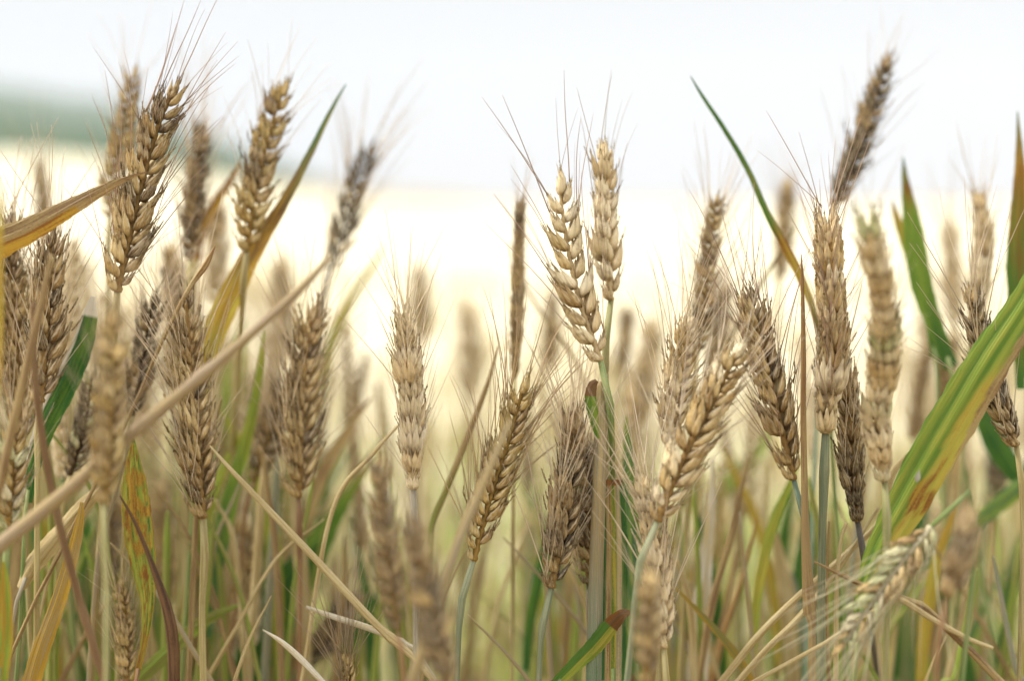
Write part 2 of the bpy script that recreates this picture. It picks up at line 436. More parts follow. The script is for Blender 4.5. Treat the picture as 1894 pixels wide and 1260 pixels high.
EAR_N = 0
def ear(label, pts, d, wpx, pal='tan', roll=0.0, awn=(110, 1.3, .28), stem='tan', sw=9, down=None, style='plump',
        cat='wheat plant', n=None, vary=.3, group=None, open_=1.0, pal2=None, name='wheat_plant', tipdir=None, awncol=None, start=0.0):
    """pts tip -> base in photo pixels (x,y[,depth])"""
    global EAR_N
    EAR_N += 1
    rr = random.Random(1000 + EAR_N)
    W = [at(p[0], p[1], p[2] if len(p) > 2 else d) for p in pts]
    W = W[::-1]                                            # base -> tip
    px = d / FPX
    A = catmull([tuple(p) for p in W], 60)
    A = [Vector(a) for a in A]
    Ln = sum((A[i + 1] - A[i]).length for i in range(59))
    Ls = rr.uniform(.78, .86) * wpx * px * (1.12 if style == 'slim' else 1.0)
    n = max(7, int(round(Ln / ((.36 if style == 'fat' else .25) * rr.uniform(.92, 1.1) * Ls * (.85 if style == 'slim' else 1)))))
    # stem path
    b = W[0]; tb = (A[1] - A[0]).normalized()
    if down:
        sp = [b] + [at(q[0], q[1], q[2] if len(q) > 2 else d) for q in down]
    else:
        dirn = (-tb * .5 + Vector((0, 0, -1))).normalized()
        sp = [b, b - tb * .012, b - tb * .012 + dirn * .05]
    sp = to_ground(sp, rr)
    g = sp[-1].copy(); g.z = 0
    root = empty(name, g)
    tag(root, label, cat, group)
    st = link_mesh('stem', build_stem(root, sp, sw * px * .5, sw * px * .62, STEMC[stem], rr=rr,
                                      nodes=(.02, rr.uniform(.4, .5), rr.uniform(.7, .8))), root)
    # rachis
    R = [(.0016 + .0004 * math.sin(i * 2.1)) * wpx / 60 * (1 - .5 * i / 59) for i in range(60)]
    V, F, U = tube_arrays([tuple(a - g) for a in A], R, 6)
    c0 = PAL[pal][1]; k = len(V)
    rc = np.tile((*c0, .05), (k, 1))
    ra = link_mesh('ear', mesh_from('rachis', V, F, PLANT, uv=U, ca=rc, cb=rc), root)
    cols = PAL[pal]; cols2 = PAL[pal2] if pal2 else cols
    awl, awp, aws = awn
    open_ *= rr.uniform(.88, 1.15)
    for i in range(n + 1):
        t = i / n * .97
        if rr.random() < .03 and 0 < i < n and d < .7: continue
        if t < start: continue
        last = (i == n)
        q = t * 59; i0 = min(int(q), 58); P = A[i0].lerp(A[i0 + 1], q - i0)
        T = (A[min(i0 + 2, 59)] - A[max(i0 - 1, 0)]).normalized()
        X, Y, Z = frame(T, roll + rr.uniform(-.08, .08))
        s = 0 if last else (1 if i % 2 else -1)
        size = Ls * (.62 + .38 * min(1, t / .18)) * (1 - .30 * max(0, (t - .45) / .55)) * rr.uniform(.82, 1.15)
        ang = (math.radians(22 if style == 'fat' else 25) * (1 - .3 * t) + rr.uniform(-.13, .13)) * open_
        if last: ang = 0
        sx = s if s else 1
        Dz = (Z * math.cos(ang) + X * sx * math.sin(ang)).normalized()
        Dx = (X * sx * math.cos(ang) - Z * math.sin(ang)).normalized()
        Dy = Dz.cross(Dx)
        M = Matrix.Translation(P - g + X * s * Ls * .07) @ rot_from(Dx, Dy, Dz) @ Matrix.Rotation(rr.uniform(-.15, .15), 4, 'Z') @ Matrix.Diagonal((size, size, size * (1.34 if style == 'fat' else 1.12), 1))
        so_ = link_mesh('spikelet', rr.choice(SPK[style]), ra, M)
        cs = cols if rr.random() < .72 or not pal2 else cols2
        c = Vector(rr.choice(cs)) * rr.uniform(1 - vary * .4, 1 + vary * .6) * 1.17
        so_.color = (c.x, c.y, c.z, 1)
        aq = min(awp * 2.2, 97 / (n + 1)); na = int(aq) + (1 if rr.random() < aq - int(aq) else 0)
        for q_ in range(na):
            lat = rr.choice((-1, 1)) * .11
            loc = M @ Vector((.12, lat, rr.uniform(.85, .95)))
            a_dir = (Dz * .75 + Z * .55 + Dy * (lat * 2.2) + Vector((rr.gauss(0, aws), rr.gauss(0, aws), rr.gauss(0, aws * .5)))).normalized()
            # awns bow outward a little
            out = (X * sx + Vector((rr.uniform(-.6, .6), rr.uniform(-.6, .6), 0)))
            ax = (out - a_dir * out.dot(a_dir)).normalized()
            ay = a_dir.cross(ax)
            al = awl * px * rr.uniform(.75, 1.65)
            sc = Matrix.Diagonal((al, al, al, 1))
            o = link_mesh('awn', rr.choice(AWNS), ra, Matrix.Translation(loc) @ rot_from(ax, ay, a_dir) @ sc)
            ac = Vector(awncol if awncol else (.84, .73, .54)).lerp(c, .15) * rr.uniform(.8, 1.15)
            o.color = (ac.x, ac.y, ac.z, 1)
    return root

# ------------------------------------------------------------------ leaves and straws
def ribbon(path, width, cf, g, twist=(0, 0), cup=.25, nseg=70, nac=16, trans=.35, wave=0.0, seed=0):
    """path: world points (n,3) resampled; width array (m)"""
    P = path; n = len(P)
    T = np.gradient(P, axis=0); T /= np.linalg.norm(T, axis=1)[:, None] + 1e-12
    s = np.concatenate([[0], np.cumsum(np.linalg.norm(np.diff(P, axis=0), axis=1))])
    V, UV, CA, CB = [], [], [], []
    fw = np.array(FWD)
    for k in range(n):
        v = k / (n - 1)
        S = np.cross(fw, T[k]); S /= np.linalg.norm(S) + 1e-9
        N = np.cross(T[k], S)
        if N.dot(fw) > 0: N = -N
        tw = twist[0] + (twist[1] - twist[0]) * v + wave * math.sin(v * 11 + seed)
        S2 = S * math.cos(tw) + N * math.sin(tw); N2 = np.cross(T[k], S2)
        if N2.dot(-fw) < 0: N2 = -N2
        for i in range(nac + 1):
            u = i / nac * 2 - 1
            w_ = width[k] * .5
            jag = 1 + (.03 * math.sin(v * 61 + i * 3 + seed) + .018 * math.sin(v * 137 + seed * 2.3 + (1.7 if u > 0 else 0)) * abs(u) ** 6 * (1.5 - v))
            if abs(u) < .2 and nac > 8: jag += 0
            off = -abs(u) ** 1.5 * cup * w_ + .05 * w_ * math.sin(u * 9)
            V.append(P[k] + S2 * u * w_ * jag + N2 * (-off if cup < 0 else off) - np.array(g))
            UV.append((u * w_ + .05, s[k]))
            a, b = cf(-u, v)
            CA.append((*a, trans)); CB.append((*b, 1))
    F = []
    m = nac + 1
    for k in range(n - 1):
        for i in range(nac):
            F.append((k * m + i, k * m + i + 1, (k + 1) * m + i + 1, (k + 1) * m + i))
    return np.array(V), F, np.array(UV), np.array(CA), np.array(CB)

C = {  # leaf and straw colours (albedo)
    'green': (.10, .20, .03), 'deep': (.035, .11, .028), 'lime': (.25, .34, .05), 'yellow': (.48, .40, .07), 'mustard': (.44, .27, .04),
    'rust': (.24, .10, .025), 'brown': (.17, .09, .04), 'tan': (.40, .29, .125), 'straw': (.56, .45, .235), 'pale': (.66, .60, .48),
    'bluegreen': (.08, .17, .08), 'olive': (.25, .23, .07), 'dbrown': (.07, .035, .018), 'redtan': (.23, .14, .065), 'grey': (.33, .28, .185),
    'taupe': (.36, .265, .17), 'teal': (.07, .19, .13), 'blue': (.21, .235, .15),
}
def lerpc(a, b, f):
    f = min(1, max(0, f)); return tuple(x + (y - x) * f for x, y in zip(a, b))
def nz(u, v, s=0):
    return mnoise.noise(Vector((u * 2.3, v * 15, s))) * .6 + mnoise.noise(Vector((u * 7, v * 34, s + 9))) * .4
def stops(*st):
    """st: (v, nameA, nameB)"""
    def cf(u, v):
        for k in range(len(st) - 1):
            if v <= st[k + 1][0]: break
        a, b = st[k], st[k + 1]
        f = min(1, max(0, (v - a[0]) / (b[0] - a[0] + 1e-9)))
        mixc = lambda p, q: tuple(C[p][i] * (1 - f) + C[q][i] * f for i in range(3))
        return mixc(a[1], b[1]), mixc(a[2], b[2])
    return cf

LEAF_N = 0
def leaf(label, pts, d, cf, name='wheat_leaf', cat='leaf', cup=.25, twist=(0, 0), trans=.42, ground=True, under=None, stemw=9, stem='green',
         wave=0.1, group=None, part='blade'):
    """pts tip -> base: (x, y, width px[, depth])"""
    global LEAF_N
    LEAF_N += 1
    rr = random.Random(5000 + LEAF_N)
    Q = []
    for p in pts:
        dd = p[3] if len(p) > 3 else d
        a = at(p[0], p[1], dd); Q.append((a.x, a.y, a.z, p[2] * dd / FPX))
    R = catmull(Q, 70)
    P, Wd = R[:, :3], np.maximum(R[:, 3], .0002)
    base = Vector(P[-1]); prev = Vector(P[-4])
    if isinstance(cf, tuple): cf = stops((0, *cf), (1, *cf))
    if ground:
        dirv = (base - prev).normalized()
        sp = to_ground([base - dirv * .006, base, base + (dirv + Vector((0, 0, -1.5))).normalized() * .05], rr)
        g = sp[-1].copy(); g.z = 0
        root = empty(name, g); tag(root, label, cat, group)
        link_mesh('stem', build_stem(root, sp, stemw * d / FPX * .4, stemw * d / FPX * .55, STEMC[stem], rr=rr, nodes=(.55,)), root)
    else:
        root = under; g = under.location.copy()
    V, F, U, CA, CB = ribbon(P, Wd, cf, g, twist, cup, trans=trans, wave=wave, seed=LEAF_N)
    me = mesh_from(part, V, F, PLANT, uv=U, ca=CA, cb=CB)
    link_mesh(part, me, root)
    return root

def straw(label, pts, d, colr, name='straw_stalk', cat='straw', ground=True, group=None, sheath=None, node_at=()):
    """round stalk; pts top -> bottom (x, y, width px[, depth])"""
    global LEAF_N
    LEAF_N += 1
    rr = random.Random(7000 + LEAF_N)
    Q = []
    for p in pts:
        dd = p[3] if len(p) > 3 else d
        a = at(p[0], p[1], dd); Q.append((a.x, a.y, a.z, p[2] * dd / FPX))
    n0 = 50
    R = catmull(Q, n0)
    P = [Vector(r[:3]) for r in R]; W_ = list(R[:, 3])
    if isinstance(colr, tuple): cf = stops((0, *colr), (1, *colr))
    else: cf = colr
    vs = list(np.linspace(0, 1, n0))
    if ground:
        ext = to_ground([P[-3], P[-1]], rr)
        E = catmull([tuple(p) for p in ext[1:]], 24)[1:]
        P += [Vector(e) for e in E]; W_ += [W_[-1]] * len(E); vs += [1.0] * len(E)
        g = P[-1].copy(); g.z = 0
    else: g = P[-1].copy()
    for nd in node_at:
        k = int(nd * n0)
        for q, m_ in ((k - 1, 1.15), (k, 1.4), (k + 1, 1.15)): W_[q] *= m_
    V, F, U = tube_arrays([tuple(p - g) for p in P], [max(w_ * .5, .0002) for w_ in W_], 10)
    CA, CB = [], []
    for v in vs:
        a, b = cf(0, v)
        for _ in range(10): CA.append((*a, .06)); CB.append((*b, 1))
    o = link_mesh(name, mesh_from(name, V, F, PLANT, uv=U, ca=CA, cb=CB)); o.location = g
    tag(o, label, cat, group)
    return o

# the air: far hills fade towards the sky
def haze():
    m, n = newmat('haze'); nb = NB(n)
    v = nb.node('ShaderNodeVolumePrincipled'); v.inputs['Density'].default_value = .00032
    v.inputs['Color'].default_value = (.84, .89, .96, 1)
    o = nb.node('ShaderNodeOutputMaterial'); nb.L(v.outputs[0], o.inputs['Volume'])
    x, y0, y1, z0, z1 = 1500, -250, 1500, -6, 140
    V = [(a, b, c) for c in (z0, z1) for b in (y0, y1) for a in (-x, x)]
    F = [(0, 2, 3, 1), (4, 5, 7, 6), (0, 1, 5, 4), (2, 6, 7, 3), (0, 4, 6, 2), (1, 3, 7, 5)]
    tag(link_mesh('haze', mesh_from('haze', V, F, m, smooth=False)), kind='stuff')
haze()
# ------------------------------------------------------------------ the ears, from the photograph
PINK = (.50, .36, .27)
ear('tall sharp brown ear on the left, leaning right, long awns fanning up from its tip',
    [(316, 172), (283, 262), (252, 380), (232, 470), (217, 540)], .64, 70, 'tan', .5, (135, .8, .28), 'tan', 12, [(214, 575), (207, 660, .66), (200, 800, .67)], pal2='brown', awncol=PINK, n=27)
ear('hazy golden ear standing right behind the tall sharp ear on the left',
    [(246, 140), (228, 240), (208, 330), (203, 400)], .775, 44, 'gold', .3, (85, .6, .25), 'tan', 9, pal2='tan', n=22)
ear('blurred dark ear between the tall sharp left ear and the one touching the mustard leaf',
    [(372, 240), (366, 310), (357, 400), (352, 480)], .76, 44, 'brown', .9, (130, 1.0, .25), 'tan', 9, pal2='dark')
ear('golden brown ear whose foot touches the upper edge of the mustard yellow leaf',
    [(520, 172), (500, 240), (474, 340), (456, 465)], .715, 58, 'gold', .7, (90, .6, .22), 'tan', 10, [(452, 500), (440, 700, .75)], pal2='brown', n=24)
ear('slim dark blurred ear leaning right just above the end of the long diagonal straw',
    [(684, 272), (660, 340), (636, 420), (610, 500)], .80, 36, 'dark', .2, (110, .8, .15), 'dark', 8, pal2='tan', style='slim', n=24)
ear('thin dark upright ear seen edge-on, alone left of the centre pair',
    [(963, 378), (960, 450), (957, 560), (952, 700)], .72, 34, 'tan', 1.5, (70, .6, .12), 'tan', 7, pal2='brown', style='slim', n=32, open_=.8)
ear('left ear of the centre pair, two rows of plump pale grains and long pinkish awns',
    [(1036, 352), (1047, 440), (1072, 555), (1111, 668)], .64, 57, 'cream', 0.2, (150, .6, .15), 'green', 11,
    [(1118, 695), (1128, 745), (1132, 820, .65), (1132, 920, .68), (1128, 1100, .69)], pal2='tan', n=19, style='fat', awncol=PINK, open_=1.12)
ear('right ear of the centre pair, cream coloured, upright, slightly out of focus',
    [(1115, 290), (1121, 360), (1120, 440), (1127, 520), (1130, 556)], .675, 60, 'cream', .95, (115, .55, .32), 'olive', 11,
    [(1121, 620, .67), (1120, 680, .67), (1122, 900, .69)], pal2='cream', n=19, style='fat', awncol=(.5, .42, .3))
ear('slim brown ear leaning right behind the cream ear with spread white awns',
    [(1325, 368), (1314, 450), (1302, 560), (1290, 655)], .72, 40, 'tan', .3, (110, .8, .12), 'tan', 8, pal2='brown', n=22)
ear('dark brown ear highest on the right, leaning right against the white sky',
    [(1636, 120), (1615, 195), (1580, 290), (1545, 383)], .755, 48, 'dark', .5, (95, .5, .20), 'bluegreen', 7, [(1535, 405), (1525, 440), (1518, 600)], pal2='brown', n=24, vary=.1)
ear('large sharp cream ear on a straight green stem just right of the reddish pointed stalk',
    [(1530, 430), (1535, 520), (1541, 640), (1530, 745), (1527, 802)], .645, 98, 'cream', 1.35, (130, 1.6, .32), 'blue', 14,
    [(1526, 830), (1522, 950), (1519, 1100), (1519, 1258)], pal2='tan', n=28, awncol=PINK)
ear('long cream brown ear right of the sharp cream one, blurred above, clearer and greenish below',
    [(1608, 430, .555), (1630, 550, .568), (1634, 680, .592), (1624, 785, .608), (1636, 888, .615)], .59, 90, 'cream', 1.15, (110, .8, .25), 'olive', 12,
    [(1640, 920, .61), (1640, 1040, .61), (1640, 1150, .61), (1638, 1258, .61)], pal2='green', vary=.15)
ear('sharp brown ear leaning left, two rows of grains, just left of the reddish pointed stalk',
    [(1388, 562), (1412, 660), (1442, 780), (1468, 888)], .645, 66, 'tan', .35, (135, 1.5, .28), 'bluegreen', 9,
    [(1474, 915), (1488, 960), (1495, 1040, .66)], pal2='brown', n=24, awncol=PINK)
ear('dark brown ear with a blackened stem, behind and below the large cream ear',
    [(1560, 680), (1572, 780), (1578, 870), (1586, 965)], .66, 72, 'brown', 1.2, (110, 1.5, .28), 'dark', 10,
    [(1590, 990), (1600, 1040), (1606, 1120, .68)], pal2='dark', n=25)
ear('dark sharp ear half hidden by the broad striped leaf, stem curving down the right edge',
    [(1796, 556), (1812, 640), (1845, 740), (1880, 825)], .655, 66, 'brown', .8, (140, 1.2, .25), 'tan', 9,
    [(1888, 860), (1892, 950), (1891, 1060), (1886, 1250)], pal2='dark', n=22)
ear('blurred pale brown ear upright against the sky, between the green leaf blades on the right',
    [(1812, 380), (1818, 450), (1812, 520), (1800, 610)], .75, 56, 'cream', 1.2, (100, 1.0, .2), 'olive', 8, pal2='brown', n=19, style='fat')
ear('very faint pale ear left of the blurred pale brown ear on the right',
    [(1757, 420), (1762, 490), (1768, 600)], .95, 40, 'cream', .7, (90, 1.0, .2), 'tan', 6, n=18)
ear('faint tan ear behind the long thin green leaf that slants down on the right',
    [(1456, 345), (1452, 420), (1443, 520)], .92, 38, 'tan', .6, (80, .8, .2), 'tan', 6, n=18)
ear('cream ear with reddish flecks, partly behind the brown curved ear, white awns above it',
    [(1272, 605), (1258, 680), (1245, 750), (1238, 825)], .66, 64, 'cream', .7, (130, 1.3, .30), 'tan', 9, pal2='tan', n=20)
ear('plump brown and cream ear leaning right on a hooked green stem bending beneath it',
    [(1362, 655), (1320, 740), (1268, 840), (1216, 965)], .61, 72, 'tan', .15, (125, 1.2, .25), 'blue', 11,
    [(1200, 1000), (1183, 1045), (1175, 1100), (1168, 1180), (1160, 1258)], pal2='cream', n=21, awncol=(.86, .78, .62))
ear('cream ear with white awns to its left, hidden at the top behind the hooked stem',
    [(1190, 905), (1205, 980), (1218, 1080), (1228, 1200)], .63, 66, 'cream', 1.0, (150, 1.5, .35), 'tan', 10, n=22, awncol=(.86, .78, .62))
ear('blurred tan ear at the bottom edge in front of the cream ear with white awns',
    [(1200, 1085), (1198, 1150), (1195, 1262)], .53, 66, 'tan', .9, (90, .8, .2), 'tan', 9, pal2='brown', n=14)
ear('sharp dark brown ear on a blue green stem, fine upright awns, left of the sheath',
    [(1062, 785), (1053, 870), (1042, 960), (1020, 1088)], .64, 72, 'brown', .9, (135, 1.7, .20), 'blue', 11,
    [(1012, 1125), (1001, 1175), (997, 1258)], pal2='dark', n=25)
ear('dark ear tucked between the brown ear and the thick grey sheath',
    [(1074, 800), (1082, 880), (1086, 980), (1089, 1080)], .675, 52, 'brown', .6, (140, 1.2, .15), 'dark', 8, pal2='dark', n=24)
ear('golden ear leaning right with green grains at its foot, on a curved blue stem',
    [(966, 722), (945, 800), (910, 910), (876, 1038)], .645, 60, 'gold', .25, (140, 1.6, .22), 'blue', 11,
    [(868, 1062), (856, 1100), (849, 1160), (845, 1258)], pal2='tan', n=25, awncol=(.62, .49, .3))
ear('upright cream ear in the lower middle, three rows of grains, on a pale straight stem',
    [(748, 602), (755, 680), (762, 790), (765, 905)], .645, 80, 'cream', 1.45, (125, 1.8, .30), 'grey', 11,
    [(765, 935), (768, 1050), (770, 1258)], pal2='cream', n=25, awncol=(.82, .72, .54))
ear('left one of the two soft brown ears close to the lens at the bottom middle',
    [(702, 862), (708, 950), (720, 1060), (736, 1165)], .535, 54, 'brown', .5, (90, .8, .2), 'brown', 9, pal2='tan', n=22)
ear('right one of the two soft brown ears close to the lens at the bottom middle',
    [(766, 980), (782, 1070), (805, 1170), (830, 1275)], .515, 66, 'brown', .9, (90, .8, .2), 'brown', 9, pal2='tan', n=22)
ear('brown bottle shaped ear with bristling awns spreading above it, on a dark straight stem',
    [(575, 590), (562, 690), (556, 800), (553, 920)], .70, 66, 'tan', .8, (120, 2.0, .30), 'brown', 9, [(553, 960), (555, 1060), (554, 1250)], pal2='brown', n=26, style='slim')
ear('dark blurred ear leaning right behind the bottle shaped brown one',
    [(530, 710), (505, 790), (470, 890)], .76, 52, 'brown', .2, (100, 1.0, .2), 'brown', 7, pal2='dark', n=18)
ear('tall narrow rough ear crossed by the long diagonal straw, pale brown with many awns',
    [(345, 560), (352, 690), (362, 820), (376, 960)], .665, 66, 'tan', .9, (140, 2.0, .30), 'tan', 12, [(380, 1010), (374, 1120), (376, 1258)], pal2='brown', n=30, style='slim')
ear('yellowish blurred ear close to the lens, in front of the diagonal straw on the left',
    [(207, 598), (204, 700), (200, 800), (192, 930)], .55, 66, 'gold', 1.1, (100, 1.2, .25), 'olive', 9, [(190, 960), (198, 1100), (196, 1258)], pal2='tan', n=24)
ear('dark narrow ear right of the yellowish blurred one',
    [(282, 560), (266, 650), (245, 770)], .70, 44, 'dark', .4, (120, 1.0, .22), 'tan', 8, pal2='brown', n=18)
ear('sturdy brown ear at the left, with dark grains near its foot and pale awns around',
    [(92, 450), (88, 550), (82, 650), (74, 745)], .655, 74, 'brown', .9, (140, 1.6, .32), 'tan', 10, pal2='tan', n=24, awncol=(.84, .74, .56))
ear('shaggy ear at the left edge, above the green tinted one',
    [(12, 420), (20, 540), (32, 680), (40, 820)], .68, 62, 'tan', .9, (140, 1.8, .32), 'tan', 9, pal2='brown', n=26, style='slim')
ear('green tinted plump ear at the left edge below the diagonal straw',
    [(26, 800), (20, 880), (14, 980)], .61, 60, 'gold', .9, (100, 1.2, .25), 'green', 9, pal2='green', n=13)
ear('small golden ear at the bottom left beside the rust spotted leaf',
    [(222, 1085), (232, 1160), (234, 1270)], .68, 44, 'gold', 1.0, (70, 1.3, .25), 'olive', 7, pal2='tan', n=20)
ear('tip of a low golden ear with awns fanning up, just entering at the bottom edge',
    [(641, 1222), (643, 1260), (646, 1300)], .655, 36, 'gold', 1.0, (130, 2.2, .30), 'green', 7, n=11, awncol=(.45, .36, .24))
ear('blurred cream ear low between the dark stem and the left straws',
    [(452, 975), (456, 1080), (458, 1210)], .79, 62, 'cream', 1.1, (80, 1.2, .25), 'tan', 8, pal2='tan', n=20)
ear('small dark ear behind the rust spotted leaf on the left',
    [(212, 920), (206, 1000), (200, 1090)], .78, 36, 'brown', .7, (70, .8, .2), 'blue', 7, n=18)
ear('drooping greenish ear hanging to the lower left from a sharply bent stalk, awns trailing',
    [(1560, 1195), (1610, 1120), (1665, 1045), (1722, 975)], .585, 56, 'green', .3, (160, .8, .20), 'green', 9,
    [(1745, 955), (1780, 925), (1806, 900), (1803, 960), (1800, 1060), (1780, 1258)], pal2='tan', n=22, awncol=(.62, .6, .42), style='slim')
ear('short stubby dark ear, blurred, in front of the bent stalk at the bottom right',
    [(1784, 985), (1772, 1040), (1752, 1105)], .53, 74, 'brown', .9, (40, .6, .25), 'brown', 9, [(1744, 1130), (1736, 1190), (1732, 1258)], pal2='tan', n=9, style='fat')
ear('dark blurred ear low behind the curved stem at the right edge',
    [(1855, 815), (1850, 860), (1842, 920)], .85, 42, 'dark', .6, (50, .8, .2), 'brown', 7, n=10)
ear('small blurred brown ear left of the broad striped leaf',
    [(1762, 630), (1756, 680), (1746, 745)], .88, 42, 'tan', .6, (70, .8, .2), 'tan', 6, pal2='brown', n=13)
ear('pale ghostly ear standing alone in the bright field left of centre',
    [(862, 575), (870, 650), (868, 750)], 1.08, 46, 'cream', .9, (80, 1.0, .2), 'tan', 6, n=16, pal2='tan')
ear('very faint grey ear behind the awns of the upright cream ear',
    [(774, 500), (778, 560), (784, 640)], 1.2, 40, 'tan', .9, (50, .8, .2), 'tan', 6, n=14)
ear('blurred pale ear between the centre pair and the reddish flecked ear',
    [(1205, 620), (1190, 700), (1170, 800)], .90, 56, 'cream', .6, (80, 1.0, .2), 'tan', 7, n=15)
ear('blurred dark brown ear low at the left, behind the diagonal straw and the green leaf',
    [(170, 700), (156, 790), (130, 880)], .70, 46, 'dark', .4, (90, 1.2, .25), 'tan', 8, pal2='green', n=16)
ear('faint tan ear behind the stem of the centre pair, left side',
    [(1022, 555), (1020, 610), (1012, 690)], 1.02, 32, 'tan', .6, (60, .8, .2), 'tan', 5, n=14)
ear('faint brown ear right behind the stems of the centre pair',
    [(1160, 580), (1156, 630), (1146, 700)], 1.0, 34, 'tan', .6, (60, .8, .2), 'tan', 5, n=14, pal2='brown')
ear('pale blurred ear right of the rust spotted leaf, low on the left',
    [(296, 910), (304, 1000), (318, 1110)], .86, 54, 'tan', .9, (80, 1.0, .2), 'tan', 7, n=18, pal2='gold')
ear('blurred dark ear lying aslant low behind the two crossing straws',
    [(650, 1110), (610, 1170), (560, 1240)], .80, 50, 'dark', .5, (60, .8, .2), 'brown', 7, n=14, pal2='brown')
ear('thin faint ear far left, standing above the dry curling leaf',
    [(76, 305), (80, 370), (82, 440)], .86, 26, 'tan', .6, (80, .8, .2), 'tan', 5, n=17)
ear('blurred tan ear right of the dark ear beside the golden one',
    [(400, 380), (402, 460), (400, 560)], .88, 46, 'cream', .9, (80, 1.2, .25), 'tan', 6, n=17, pal2='tan')
ear('blurred brown ear standing left of the narrow rough ear',
    [(318, 470), (322, 560), (326, 650)], .80, 44, 'tan', .9, (90, 1.2, .25), 'tan', 6, n=17, pal2='brown')
ear('pale blurred ear above the bottle shaped brown one',
    [(520, 500), (522, 580), (520, 680)], .98, 48, 'cream', .9, (80, 1.2, .25), 'tan', 6, n=17, pal2='tan')
ear('tan ear blurred behind the reddish stalk and the brown leaning ear',
    [(1340, 540), (1330, 620), (1312, 720)], .84, 42, 'brown', .6, (80, 1.0, .2), 'tan', 6, n=17)
ear('hazy pale ear in the gap right of the long cream brown ear',
    [(1712, 520), (1716, 590), (1714, 680)], 1.05, 40, 'cream', .9, (70, 1.0, .2), 'tan', 5, n=15)

# ------------------------------------------------------------------ leaves
leaf('dry curling leaf at the left edge, tan above, yellow below, tip touching the tall ear',
     [(272, 318, 3), (236, 330, 9), (190, 352, 20), (120, 390, 34), (50, 430, 48), (-20, 462, 58), (-90, 520, 50)], .63,
     lambda u, v: ((C['tan'], C['redtan']) if u < .1 else (C['mustard'], C['rust'])) if v > .35 else (C['tan'], C['redtan']), twist=(.5, .25), cup=.5, stem='tan', trans=.25)
leaf('long blade with a blue green tip and mustard yellow foot, right of the golden ear',
     [(640, 155, 2), (612, 205, 8), (570, 290, 14), (525, 375, 20), (472, 460, 34), (430, 540, 44), (402, 600, 44), (380, 670, 34), (365, 760, 24)], .72,
     stops((0, 'teal', 'olive'), (.15, 'bluegreen', 'olive'), (.28, 'olive', 'redtan'), (.40, 'brown', 'mustard'), (.52, 'mustard', 'brown'), (.7, 'mustard', 'yellow'), (1, 'mustard', 'olive')), twist=(.3, .1), cup=.4)
leaf('short rusty blurred blade behind the dark ear on the left',
     [(446, 296, 3), (425, 335, 13), (398, 375, 18), (372, 430, 18), (360, 500, 12)], .78, ('rust', 'mustard'), stem='tan')
leaf('long thin dark green blade against the sky on the right, turning yellow further down',
     [(1277, 140, 1.5), (1300, 178, 6), (1345, 246, 9), (1385, 315, 11), (1420, 395, 13), (1452, 455, 17), (1480, 510, 16), (1510, 590, 12), (1530, 690, 10)], .705,
     stops((0, 'teal', 'deep'), (.12, 'deep', 'green'), (.5, 'green', 'olive'), (.58, 'rust', 'mustard'), (.75, 'mustard', 'yellow'), (.82, 'brown', 'olive'), (1, 'brown', 'olive')), cup=.5)
leaf('blurred upright green and yellow blade right of the long cream brown ear',
     [(1670, 290, 2), (1676, 340, 16), (1690, 420, 36), (1704, 520, 40), (1730, 600, 34), (1760, 680, 28)], .76,
     stops((0, 'teal', 'olive'), (.15, 'rust', 'lime'), (.3, 'lime', 'green'), (.6, 'green', 'lime'), (1, 'deep', 'green')))
leaf('blurred blade with a brown tip crossing the upright green and yellow one',
     [(1650, 372, 2), (1662, 410, 16), (1690, 480, 28), (1716, 560, 24), (1732, 660, 20)], .78,
     stops((0, 'rust', 'mustard'), (.3, 'lime', 'yellow'), (.7, 'green', 'lime'), (1, 'green', 'deep')))
leaf('upright blade at the right edge with a brown tip and green foot',
     [(1882, 205, 2), (1886, 270, 14), (1888, 340, 26), (1884, 420, 34), (1882, 500, 40), (1892, 600, 42), (1900, 720, 36)], .735,
     stops((0, 'teal', 'olive'), (.2, 'rust', 'mustard'), (.5, 'green', 'rust'), (1, 'deep', 'green')))
def big_leaf(u, v):
    n_ = nz(u, v, 3); k = .5 + .5 * math.sin(u * 11.5 + 1.0)
    A = lerpc(C['lime'], C['green'], k * 1.2 - .2); B = lerpc(C['lime'], C['yellow'], .4 + .5 * n_)
    B = lerpc(B, C['green'], .75 * k)
    y = (u - .10 + .35 * (v - .42) + .35 * n_) * 4 * min(1, max(0, (v - .3) * 6))
    A = lerpc(A, lerpc(C['yellow'], C['lime'], k * .5), y); B = lerpc(B, lerpc(C['yellow'], C['mustard'], .3 + n_), y)
    r_ = (.36 - abs(v - .70) * 3.2 - abs(u - .55) * .7 + .9 * n_) * 5
    A = lerpc(A, C['mustard'], r_); B = lerpc(B, C['rust'], r_)
    b_ = (u - .58 - 2.4 * max(0, abs(v - .34) - .14) + .22 * n_) * 12
    return lerpc(A, C['tan'], b_), lerpc(B, C['redtan'], b_)
leaf('broad striped yellow and green leaf with a brown edge, sweeping down from the right edge',
     [(2010, 400, 30), (1950, 475, 58), (1894, 572, 66), (1838, 658, 80), (1782, 752, 90), (1727, 845, 88), (1674, 940, 74), (1635, 1010, 58), (1606, 1075, 40), (1590, 1150, 24)], .625,
     big_leaf, twist=(.1, -.15), cup=.18, trans=.35)
leaf('green leaf with a pale margin leaning right behind the brown stalks on the left',
     [(172, 548, 8), (163, 590, 32), (148, 645, 42), (118, 715, 46), (86, 780, 42), (62, 850, 32), (48, 930, 22)], .665,
     lambda u, v: (C['pale'], C['pale']) if v < .09 or u < -.74 else (C['deep'], C['green']), cup=.3)
